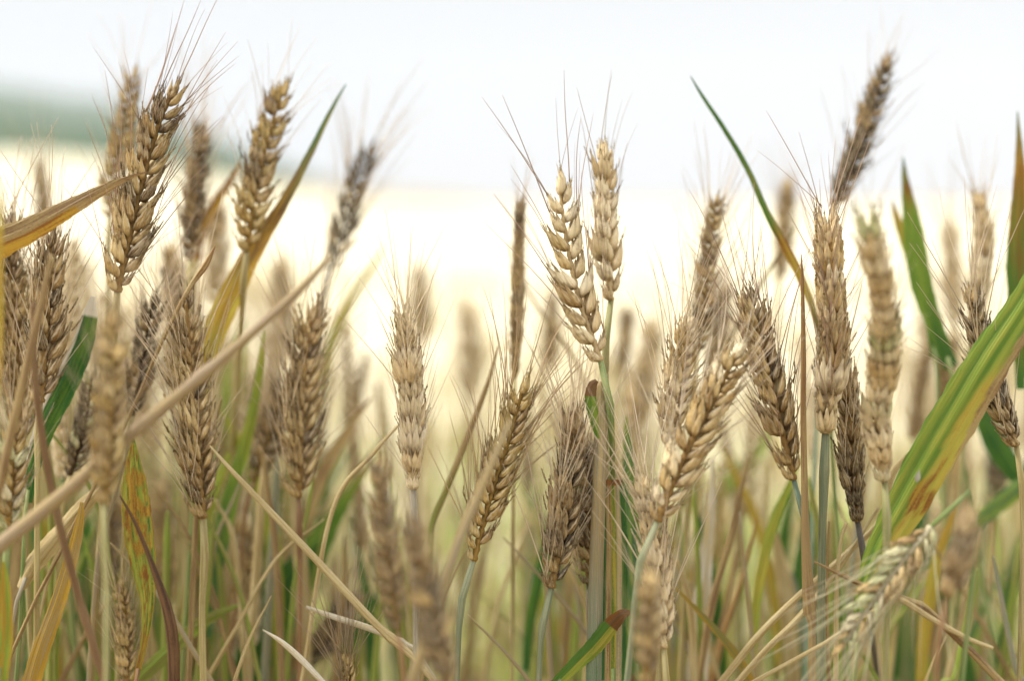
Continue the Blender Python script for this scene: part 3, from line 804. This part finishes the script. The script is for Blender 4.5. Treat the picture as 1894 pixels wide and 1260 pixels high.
def rusty(u, v):
    n_ = nz(u, v, 7); k = .5 + .5 * math.sin(u * 11)
    A = lerpc(C['lime'], C['deep'], k * 1.3 - .2); B = lerpc(C['yellow'], C['green'], .6 * k + n_)
    r_ = (.66 - abs(u + .1) * .7 - abs(v - .28) * 1.8 + 1.5 * n_) * 5
    r2 = (v - .72 + .5 * n_) * 5
    r_ = max(r_, r2, (abs(u) - .85) * 6)
    return lerpc(A, C['mustard'], r_), lerpc(B, C['rust'], r_)
leaf('rust spotted upright leaf, green and orange, beside the dark curling straw at the lower left',
     [(247, 812, 4), (246, 850, 26), (248, 910, 50), (256, 990, 54), (266, 1060, 44), (272, 1120, 26), (266, 1190, 14), (250, 1262, 10)], .635, rusty, cup=.2, stem='brown', stemw=10)
leaf('blurred dark green blade curving down to the left, low in the middle',
     [(702, 836, 3), (676, 872, 10), (636, 930, 22), (596, 995, 44), (556, 1060, 70), (516, 1130, 84), (470, 1220, 70), (430, 1310, 40)], .80,
     stops((0, 'mustard', 'olive'), (.2, 'green', 'lime'), (.5, 'deep', 'green'), (1, 'deep', 'green')), cup=.3)
leaf('small bent leaf, lime green with a rusty fold, at the foot of the grey sheath',
     [(1020, 1275, 20), (1060, 1236, 26), (1100, 1196, 32), (1130, 1160, 32), (1152, 1138, 20), (1166, 1134, 8)][::-1], .64,
     lambda u, v: (C['rust'], C['brown']) if v < .22 else ((C['lime'], C['yellow']) if u > -.1 else (C['green'], C['green'])), cup=.35, trans=.45)
leaf('green blade standing behind the hooked stem right of the centre stems',
     [(1158, 770, 3), (1162, 830, 18), (1166, 920, 26), (1172, 1020, 30), (1176, 1130, 30), (1180, 1250, 24)], .71, ('bluegreen', 'lime'))
leaf('lime green blade seen soft behind the brown bottle shaped ear',
     [(448, 590, 4), (440, 650, 24), (425, 730, 44), (404, 810, 46), (384, 900, 34)], 1.0, ('lime', 'lime'))
leaf('narrow green and yellow blade left of the dark leaning ear',
     [(488, 610, 3), (478, 700, 14), (456, 810, 22), (424, 930, 30), (396, 1050, 34), (376, 1180, 26)], .75, stops((0, 'lime', 'yellow'), (.5, 'green', 'lime'), (1, 'bluegreen', 'green')))
leaf('mustard coloured blade bending left at the bottom left edge',
     [(152, 930, 8), (140, 1000, 22), (112, 1100, 28), (76, 1200, 34), (50, 1290, 34)], .64, ('mustard', 'tan'), stem='tan')
leaf('olive blade running along the bottom left from the narrow rough ear',
     [(440, 1120, 6), (380, 1150, 22), (320, 1200, 28), (255, 1262, 26), (220, 1320, 20)], .71, ('olive', 'lime'))
leaf('pale green blurred blade coming in low from the right edge',
     [(1700, 1060, 4), (1760, 1010, 18), (1830, 950, 30), (1900, 895, 34), (1980, 850, 30)], .78, ('lime', 'bluegreen'))
leaf('dark green blade behind the broad leaf at the right edge',
     [(1790, 700, 4), (1815, 760, 30), (1848, 830, 44), (1900, 900, 36), (1960, 1000, 24)], .80, ('deep', 'green'))
leaf('yellowish green thin blade leaning right in the bright field',
     [(716, 444, 2), (690, 490, 8), (650, 550, 14), (618, 620, 20), (596, 720, 18)], .92, ('lime', 'mustard'))
leaf('olive blade low right of the blurred low ear, curving to the right',
     [(1246, 1085, 3), (1290, 1130, 9), (1336, 1180, 14), (1372, 1230, 17), (1400, 1290, 18)], .69, ('olive', 'mustard'), stem='olive')
leaf('pale dead leaf hanging soft behind the olive blade at the bottom',
     [(1318, 850, 5), (1316, 930, 16), (1306, 1040, 26), (1298, 1140, 36), (1290, 1262, 40)], .74, ('pale', 'straw'), stem='grey', trans=.2)
leaf('soft lime blade behind the sharp brown leaning ear on the right',
     [(1425, 790, 3), (1400, 840, 22), (1362, 880, 30), (1326, 930, 20)], .95, ('lime', 'lime'))
leaf('pale pinkish rolled leaf bending over at the far lower left',
     [(215, 880, 8), (160, 930, 26), (105, 990, 34), (62, 1045, 34), (36, 1090, 16)], .665, ('tan', 'straw'), stem='grey', trans=.15, cup=.8)
leaf('rusty blade along the lower left edge', [(6, 1040, 6), (8, 1100, 24), (6, 1180, 34), (-4, 1262, 34)], .60, ('mustard', 'lime'))
leaf('yellow blurred blade close to the lens at the left edge', [(2, 350, 3), (0, 420, 10), (-3, 540, 16), (-8, 680, 18), (-18, 800, 18)], .54, ('mustard', 'yellow'), stem='olive')
def stripes(u, v):
    k = int((u + 1) * 2.5)
    if v < .04: return C['brown'], C['rust']
    return [(C['deep'], C['bluegreen']), (C['tan'], C['redtan']), (C['green'], C['yellow']), (C['straw'], C['grey']), (C['deep'], C['green'])][min(k, 4)]
leaf('broken off striped sheath, green brown and grey, right of the thick grey sheath',
     [(1134, 888, 34), (1134, 920, 44), (1136, 1000, 50), (1136, 1100, 54), (1134, 1262, 54)], .655, stripes, name='leaf_sheath', cat='sheath', cup=.5, trans=.15, wave=.03)
# ------------------------------------------------------------------ straws, bare stalks
straw('long blurred diagonal straw crossing the left third up to the slim dark ear',
      [(612, 475, 8), (560, 530, 14), (480, 604, 17), (380, 690, 20), (250, 798, 24), (120, 912, 26), (0, 1010, 29), (-90, 1090, 29)], .56, ('taupe', 'tan'), node_at=(.35,))
sheath = straw('upright thick grey sheath with a blue grey foot, below the centre pair',
      [(1110, 706, 8), (1112, 722, 22), (1110, 800, 24), (1108, 900, 26), (1103, 1050, 28), (1098, 1262, 31)], .645,
      stops((0, 'tan', 'redtan'), (.1, 'straw', 'grey'), (.5, 'tan', 'grey'), (.75, 'blue', 'grey'), (1, 'blue', 'bluegreen')), name='leaf_sheath', cat='sheath')
leaf('', [(1104, 704, 8), (1096, 714, 18), (1093, 738, 22), (1098, 772, 18), (1106, 812, 6)], .638,
     lambda u, v: (C['brown'], C['redtan']) if v < .3 else (C['green'], C['lime']), cup=.5, ground=False, under=sheath, part='leaf_blade')
straw('reddish pointed stalk standing straight just left of the large cream ear',
      [(1482, 470, 1.5), (1484, 520, 6), (1486, 640, 9), (1486, 780, 11), (1488, 900, 13), (1491, 1020, 18), (1498, 1140, 24), (1502, 1150, 15), (1502, 1258, 16)], .635,
      stops((0, 'rust', 'redtan'), (.5, 'redtan', 'tan'), (.85, 'tan', 'redtan'), (1, 'tan', 'grey')), name='bare_stalk', cat='stalk')
straw('thin sharp straw falling to the right across the bottom, from beside the narrow rough ear',
      [(388, 825, 3), (420, 862, 8), (480, 926, 11), (560, 1010, 13), (640, 1096, 14), (700, 1160, 14), (768, 1220, 13), (800, 1258, 12)], .645, ('straw', 'tan'), node_at=(.8,))
straw('short pale straw meeting the long falling one low in the middle',
      [(566, 1124, 6), (620, 1143, 11), (680, 1162, 12), (730, 1182, 11), (770, 1202, 8)], .66, ('straw', 'pale'), node_at=(.85,))
straw('small pale curl of dry leaf at the bottom edge left of the golden tip',
      [(486, 1166, 2), (520, 1188, 9), (556, 1220, 12), (600, 1266, 10)], .64, ('pale', 'straw'))
straw('dark brown curling straw in front of the rust spotted leaf',
      [(222, 918, 3), (246, 960, 6), (268, 1010, 8), (290, 1070, 13), (310, 1130, 19), (320, 1190, 22), (322, 1262, 22)], .625, ('brown', 'dbrown'))
straw('brown stalk slanting up right through the bright field left of centre',
      [(922, 640, 3), (905, 700, 8), (868, 800, 12), (828, 900, 13), (800, 970, 12), (792, 1050, 12)], .70, stops((0, 'redtan', 'tan'), (.5, 'tan', 'redtan'), (.8, 'olive', 'lime'), (1, 'tan', 'olive')))
straw('soft grey straw close to the lens slanting across the golden ear',
      [(944, 780, 10), (905, 870, 16), (860, 975, 20), (818, 1090, 22), (790, 1180, 22)], .54, ('tan', 'grey'))
straw('dark reddish stalk leaning in front of the sturdy left ear and crossing the diagonal straw',
      [(62, 560, 10), (64, 680, 12), (80, 820, 14), (112, 980, 15), (156, 1140, 12)], .585, ('redtan', 'brown'), node_at=(.98,))
straw('reddish blurred stalk at the far left leaning the other way',
      [(96, 470, 8), (72, 580, 14), (40, 720, 16), (8, 860, 16), (-20, 980, 16)], .575, ('redtan', 'tan'))
straw('thin straw rising to the right at the bottom right, longer one of a crossing pair',
      [(1690, 830, 6), (1650, 880, 12), (1630, 960, 11), (1560, 1030, 11), (1470, 1110, 12), (1400, 1180, 13), (1335, 1262, 14)], .67, ('tan', 'straw'))
straw('thin straw rising to the right beneath its longer neighbour at the bottom right',
      [(1625, 940, 5), (1560, 1040, 9), (1480, 1140, 11), (1420, 1200, 12), (1365, 1262, 12)], .665, ('straw', 'tan'))
straw('brown straw falling to the right over the foot of the drooping ear',
      [(1506, 1040, 3), (1560, 1066, 9), (1620, 1094, 11), (1700, 1120, 13), (1750, 1162, 15), (1800, 1210, 15), (1850, 1262, 15)], .625, ('tan', 'brown'), node_at=(.5,))
straw('short tan straw end lying over the falling brown one at the lower right',
      [(1836, 1200, 7), (1790, 1182, 9), (1730, 1150, 11), (1680, 1118, 11), (1655, 1105, 8)], .62, ('tan', 'straw'))
straw('slender reddish tan straw leaning right between the hooked stem and the reddish stalk',
      [(1388, 840, 4), (1372, 900, 9), (1350, 1000, 12), (1322, 1100, 14), (1290, 1262, 14)], .72, ('redtan', 'tan'))
straw('slender rust brown straw leaning right, just right of the redder tan one',
      [(1400, 960, 4), (1376, 1060, 9), (1340, 1170, 12), (1318, 1262, 12)], .76, ('rust', 'tan'))
straw('thin bent straw behind the ghostly ears, falling right towards the centre stems',
      [(940, 450, 2), (966, 520, 5), (1010, 590, 6), (1060, 660, 7), (1090, 740, 8)], .80, ('tan', 'redtan'))
straw('dark stiff stalk rising right behind the two leaning ears on the right',
      [(1470, 420, 4), (1434, 480, 6), (1396, 545, 8), (1340, 650, 9), (1310, 760, 9)], .78, ('olive', 'brown'))
straw('slender stalk with a dry curling tip, rising right from the narrow rough ear',
      [(398, 455, 2), (380, 490, 12), (352, 530, 9), (320, 590, 7), (296, 640, 7), (262, 720, 7)], .66, stops((0, 'rust', 'tan'), (.3, 'rust', 'straw'), (.5, 'tan', 'redtan'), (1, 'tan', 'redtan')))
straw('thin twig of straw standing low between the large ears stem and the dark stem',
      [(1533, 965, 4), (1530, 1050, 6), (1530, 1150, 7), (1534, 1262, 8)], .665, ('redtan', 'tan'))
straw('pale short stalk with a broken top beside the dark stemmed ear',
      [(1566, 968, 8), (1556, 1000, 7), (1548, 1080, 8), (1546, 1262, 10)], .65, ('tan', 'straw'))

# an empty insect husk clinging to the broad leaf
def bug():
    import bmesh
    g = at(1695, 893, .612)
    V, F, U = kernel(26 * .612 / FPX, 5.5 * .612 / FPX, 4 * .612 / FPX, 10, 8)
    X, Y, Z = frame(RGT * .25 + UPV, 1.3)
    V = xf(V, rot_from(X, Y, Z))
    k = len(V); c = np.tile((.55, .52, .40, .3), (k, 1))
    o = link_mesh('insect_husk', mesh_from('insect_husk', V - V[0] * 0, F, PLANT, uv=U * .01, ca=c, cb=c)); o.location = g
    tag(o, 'tiny pale empty insect husk clinging to the broad striped leaf', 'insect husk')
bug()

# ------------------------------------------------------------------ stalks and stems seen soft between the sharp ones
rr = random.Random(99)
SG = 'soft stalks crowding the lower part of the field'
lab = {'tan': 'soft tan wheat stalk standing among the crowded stalks low in the field',
       'blue': 'soft blue grey wheat stalk standing among the crowded stalks low in the field',
       'green': 'soft green wheat stalk standing among the crowded stalks low in the field',
       'grey': 'soft pale grey wheat stalk standing among the crowded stalks low in the field',
       'redtan': 'soft reddish tan wheat stalk standing among the crowded stalks low in the field'}
CC = {'tan': ('tan', 'straw'), 'blue': ('blue', 'grey'), 'green': ('olive', 'lime'), 'grey': ('grey', 'tan'), 'redtan': ('redtan', 'tan')}
def xdens():
    while True:
        x = rr.uniform(-80, 1980)
        p = 1.0 if x < 620 else (.42 if x < 1050 else .75)
        if rr.random() < p: return x
for i in range(125):
    x = xdens(); d = rr.uniform(.70, 1.05)
    key = rr.choice(['tan', 'tan', 'blue', 'green', 'green', 'grey', 'redtan', 'green'])
    top = rr.uniform(860, 1080) if x > 560 else rr.uniform(760, 1050)
    if d < .69: top = rr.uniform(1020, 1150)
    lean = rr.uniform(-60, 60)
    wd = rr.uniform(8, 16) * (.75 / d)
    if rr.random() < .6 and d > .69:
        straw(lab[key], [(x + lean, top, wd * .35), (x + lean * .8, top + 60, wd * .8), (x + lean * .3, top + 200, wd), (x, 1262, wd * 1.1)], d, CC[key], name='wheat_stalk', cat='stalk', group=SG)
    else:
        straw(lab[key], [(x + lean, top, wd * (.35 if d > .69 else .85)), (x + lean * .5 + 8, top + 90, wd), (x, 1262, wd)], d, CC[key], name='wheat_stalk', cat='stalk', group=SG)
for i in range(70):
    x = xdens() if i % 3 else rr.uniform(-60, 560); d = rr.uniform(.66, .9)
    key = rr.choice(['tan', 'redtan', 'green', 'tan', 'grey'])
    top = rr.uniform(720, 1120) if x < 600 else rr.uniform(860, 1160)
    lean = rr.choice((-1, 1)) * rr.uniform(60, 260); wd = rr.uniform(5, 10) * .75 / d
    straw(lab[key].replace('wheat stalk standing', 'thin straw leaning'), [(x + lean, top, wd * .3), (x + lean * .6, top + 90 + rr.uniform(-20, 20), wd * .8), (x + lean * .25, top + 210, wd), (x, max(1270, top + 300), wd)], d, CC[key],
          name='bent_straw', cat='straw', group='thin bent straws among the crowded stalks')
LG = 'soft leaf blades crowding the lower part of the field'
for i in range(84):
    x = xdens(); d = rr.uniform(.74, 1.15)
    key = rr.choice([('green', 'deep', 'green'), ('green', 'bluegreen', 'green'), ('lime', 'lime', 'yellow'), ('yellow', 'mustard', 'yellow'), ('dry tan', 'tan', 'straw'), ('dry tan', 'tan', 'redtan')])
    top = rr.uniform(820, 1060) if x > 560 else rr.uniform(720, 1020)
    lean = rr.uniform(-150, 150)
    wd = rr.uniform(16, 34) * (.8 / d)
    leaf('soft ' + key[0] + ' leaf blade among the crowded stalks low in the field',
         [(x + lean, top, 3), (x + lean * .75, top + 50, wd * .6), (x + lean * .35, top + 150, wd), (x + lean * .1, top + 280, wd * .9), (x, max(1262, top + 400), wd * .7)],
         d, (key[1], key[2]), group=LG, twist=(rr.uniform(-.8, .8), rr.uniform(-.5, .5)))

for i in range(52):
    x = rr.uniform(-80, 540) if i % 4 else rr.uniform(1420, 1960); d = rr.uniform(.80, 1.25)
    k_ = rr.choice(['deep', 'deep', 'green', 'lime']); top = rr.uniform(840, 1120); lean = rr.uniform(-130, 130); wd = rr.uniform(26, 48) * (.85 / d)
    leaf('broad soft ' + ('dark green' if k_ == 'deep' else 'fresh green' if k_ == 'green' else 'lime green') + ' blade deep among the crowded stalks low in the field',
         [(x + lean, top, 3), (x + lean * .7, top + 60, wd * .6), (x + lean * .3, top + 170, wd), (x, max(1275, top + 360), wd * .8)], d, (k_, 'green' if k_ != 'lime' else 'lime'),
         group='broad green blades deep in the crop', twist=(rr.uniform(-.6, .6), 0))

# ------------------------------------------------------------------ softer whole plants behind: templates, then copies of root and parts
def template(i):
    r = random.Random(300 + i)
    root = empty('wheat_plant', (0, 0, 0))
    hgt = 1.0
    lean = r.uniform(-.06, .06)
    path = [Vector((lean, 0, hgt - .085)), Vector((lean * .7, .01, .6)), Vector((lean * .2, 0, .25)), Vector((0, 0, 0))]
    link_mesh('stem', build_stem(root, path, .0013, .0019, STEMC[['olive', 'tan', 'green', 'olive', 'blue', 'tan'][i % 6]], rr=r, nodes=(.35, .65)), root)
    T0 = (path[0] - path[1]).normalized()
    bend = Vector((r.uniform(-.5, .5), r.uniform(-.3, .3), 0))
    pts = [path[0] + T0 * .085 * t + bend * .03 * t * t for t in np.linspace(0, 1, 20)]
    Vs, Fs, Us, n = [], [], [], 0; AV, AF, an = [], [], 0
    roll = r.uniform(0, 1.5)
    for k in range(21):
        t = k / 20 * .96; q = t * 19; P = pts[min(int(q), 18)].lerp(pts[min(int(q) + 1, 19)], q - int(q))
        T = (pts[min(int(q) + 1, 19)] - pts[max(int(q) - 1, 0)]).normalized()
        X, Y, Z = frame(T, roll)
        s = 1 if k % 2 else -1; ang = 0 if k == 20 else .42
        Dz = (Z * math.cos(ang) + X * s * math.sin(ang)).normalized(); Dx = (X * s * math.cos(ang) - Z * math.sin(ang)).normalized()
        M = Matrix.Translation(P) @ rot_from(Dx, Dz.cross(Dx), Dz) @ Matrix.Scale(.0125 * (1 - .3 * t) * r.uniform(.9, 1.1), 4)
        V, F, U = spikelet_arrays(r.randint(0, 999), True)
        Vs.append(xf(V, M)); Us.append(U); Fs += [tuple(a + n for a in f) for f in F]; n += len(V)
        for _ in range(k % 2):
            a0 = xf(np.array([[.12, 0, .9]]), M)[0]
            dr = np.array((Dz * .7 + Z * .6 + Vector((r.gauss(0, .2), r.gauss(0, .2), 0))).normalized()); L = r.uniform(.02, .045)
            pa = [a0 + dr * L * q2 for q2 in (0, .5, 1)]
            v2, f2, u2 = tube_arrays(pa, [.00022, .00016, .00006], 3)
            AV.append(v2); AF += [tuple(a + an for a in f) for f in f2]; an += len(v2)
    e = link_mesh('ear', mesh_from('ear_far', np.concatenate(Vs), Fs, HUSK, uv=np.concatenate(Us)), root)
    a = link_mesh('awns', mesh_from('awns_far', np.concatenate(AV), AF, AWN), e)
    ly = r.uniform(.45, .6); sx = r.choice((-1, 1))
    P = catmull([(sx * .16, .02, ly + .10), (sx * .10, .03, ly + .18), (sx * .04, .01, ly + .10), (0, 0, ly)], 24)
    Wd = np.interp(np.linspace(0, 1, 24), [0, .3, .8, 1], [.001, .010, .012, .004])
    V, F, U, CA, CB = ribbon(P, Wd, stops((0, 'mustard', 'olive'), (.4, 'lime', 'yellow'), (1, 'green', 'lime')) if i % 2 else stops((0, 'tan', 'straw'), (1, 'tan', 'redtan')), (0, 0, 0), (.2, .8), .4, nac=4)
    link_mesh('leaf', mesh_from('leaf_far', V, F, PLANT, uv=U, ca=CA, cb=CB), root)
    return root
def copy_tree(o, parent=None):
    c = o.copy(); COL.objects.link(c); c.parent = parent
    for ch in list(o.children): copy_tree(ch, c)
    return c
def ymin(x):
    return float(np.interp(x, [-100, 120, 330, 480, 600, 720, 900, 1150, 1300, 1480, 1700, 2000], [420, 450, 500, 520, 620, 700, 680, 640, 660, 640, 560, 500]))
BG = 'blurred wheat plants behind the sharp ears'
PC = {'cream': 'blurred cream coloured wheat plant in the crowd behind the sharp ears',
      'gold': 'blurred golden wheat plant in the crowd behind the sharp ears',
      'tan': 'blurred tan wheat plant in the crowd behind the sharp ears',
      'brown': 'blurred dark brown wheat plant in the crowd behind the sharp ears'}
temps = [template(i) for i in range(6)]
used = set()
for i in range(245):
    ti = i % 6
    d = .85 + 1.15 * (i / 200) ** .9 + rr.uniform(-.04, .04)
    x = xdens() if d < 1.2 else rr.uniform(-120, 2010)
    if i >= 200:
        d = rr.uniform(.76, 1.15); x = rr.uniform(-60, 700) if i % 3 else rr.uniform(1180, 1900)
    dens = 0 if x < 600 else 40
    y = ymin(x) + dens + rr.random() ** 1.3 * 430
    tipz = at(x, y, d)
    if i >= 200: tipz = at(x, ymin(x) - 20 + rr.random() * 330, d)
    hz = min(tipz.z, .98)
    root = temps[ti] if ti not in used else copy_tree(temps[ti])
    used.add(ti)
    root.location = (tipz.x, tipz.y, 0)
    root.rotation_euler = (0, 0, rr.uniform(0, 6.28)); sc_ = hz / 1.0
    root.scale = (sc_, sc_, sc_)
    key = rr.choice(['cream', 'cream', 'gold', 'gold', 'tan', 'brown']) if d < 1.3 else rr.choice(['cream', 'cream', 'tan'])
    if i >= 200: key = rr.choice(['cream', 'cream', 'gold', 'tan'])
    col = 1.15 * Vector(rr.choice(PAL[key])) * rr.uniform(.9, 1.1)
    for ch in root.children:
        if ch.name.startswith('ear'):
            ch.color = (*col, 1)
            for c2 in ch.children: c2.color = (.58, .46, .3, 1)
    tag(root, PC[key], 'wheat plant', BG)

# ------------------------------------------------------------------ the far crop: one uncountable mass from the near plants to the canopy
def far_stuff():
    r = np.random.default_rng(5)
    def plant(rg):
        V, F, CI = [], [], []
        n = 0
        def add(v, f, c):
            nonlocal n
            V.append(np.asarray(v)); F.extend([tuple(a + n for a in q) for q in f]); CI.extend([c] * len(v)); n += len(v)
        # stem: three sided
        P = [(0, 0, 0), (.005, .003, .35), (rg.uniform(-.02, .02), 0, .58)]
        v, f, _ = tube_arrays(P, [.0018, .0016, .0012], 3); f = [q for q in f if len(q) == 4]
        add(v, f, 0)
        # ear
        b = np.array(P[-1]); dr = np.array((rg.uniform(-.3, .3), rg.uniform(-.3, .3), 1)); dr /= np.linalg.norm(dr)
        a = np.cross(dr, (0, 1, 0)); a /= np.linalg.norm(a); c = np.cross(dr, a)
        vs = []
        for j in range(7):
            t = j / 6; rad = .006 * math.sin(math.pi * min(.08 + t * .86, 1)) ** .5 * (1 + .3 * (-1) ** j)
            for i in range(5):
                th = i * 1.2566 + j * .6
                vs.append(b + dr * .08 * t + (a * math.cos(th) + c * math.sin(th)) * rad)
        add(vs, [(j * 5 + i, j * 5 + (i + 1) % 5, (j + 1) * 5 + (i + 1) % 5, (j + 1) * 5 + i) for j in range(6) for i in range(5)], 1)
        for k in range(7):
            p0 = b + dr * rg.uniform(.02, .08); d2 = dr + rg.normal(0, .3, 3); d2 /= np.linalg.norm(d2); L = rg.uniform(.03, .05)
            w_ = np.cross(d2, (0, 1, 0)) * .0004
            add([p0 - w_, p0 + w_, p0 + d2 * L + w_ * .2, p0 + d2 * L - w_ * .2], [(0, 1, 2, 3)], 2)
        for k in range(2):
            z0 = rg.uniform(.2, .42); th = rg.uniform(0, 6.28); o = np.array((math.cos(th), math.sin(th), 0)); s = np.array((-math.sin(th), math.cos(th), 0)) * .006
            q = [np.array((0, 0, z0)), np.array((0, 0, z0 + .10)) + o * .04, np.array((0, 0, z0 + .12)) + o * .10, np.array((0, 0, z0 + .06)) + o * .15]
            ww = [.6, 1, .8, .1]; vs = []
            for p_, w_ in zip(q, ww): vs += [p_ - s * w_, p_ + s * w_]
            add(vs, [(2 * i, 2 * i + 1, 2 * i + 3, 2 * i + 2) for i in range(3)], 3 + k)
        return np.concatenate(V), np.array(F), np.array(CI)
    tp = [plant(r) for _ in range(8)]
    N = 2000
    y = 1.25 + 5.2 * r.random(N) ** 1.15
    x = (r.random(N) * 2 - 1) * (.46 * y + .35)
    AV, AF, AC, off = [], [], [], 0
    pal = np.array([[(.60, .50, .22), (.62, .54, .26), (.42, .46, .15)], [(.68, .55, .27), (.60, .46, .20), (.74, .63, .36)],
                    [(.66, .56, .38)] * 3, [(.36, .48, .10), (.62, .52, .22), (.52, .52, .15)], [(.64, .54, .24), (.46, .52, .12), (.30, .44, .09)]])
    for i in range(N):
        V, F, CI = tp[i % 8]
        a = r.uniform(0, 6.28); ca, sa = math.cos(a), math.sin(a); s = r.uniform(.84, 1.06)
        if x[i] < -.12 * y[i]: s *= 1.07
        X = (V[:, 0] * ca - V[:, 1] * sa) * s + x[i]; Y = (V[:, 0] * sa + V[:, 1] * ca) * s + y[i]
        AV.append(np.stack([X, Y, V[:, 2] * s], -1)); AF.append(F + off); off += len(V)
        pick = r.integers(0, 3, 5); tone = r.uniform(.85, 1.12)
        cols = np.array([pal[q][pick[q]] for q in range(5)]) * tone
        al = np.array([.05, .1, .3, .35, .35])
        AC.append(np.concatenate([cols[CI], al[CI][:, None]], 1))
    me = mesh_from('far_wheat', np.concatenate(AV), np.concatenate(AF), FAR, ca=np.concatenate(AC))
    tag(link_mesh('far_wheat', me), 'uncountable pale mass of ripe wheat stalks and ears far behind, wholly blurred', 'wheat field', kind='stuff')
far_stuff()
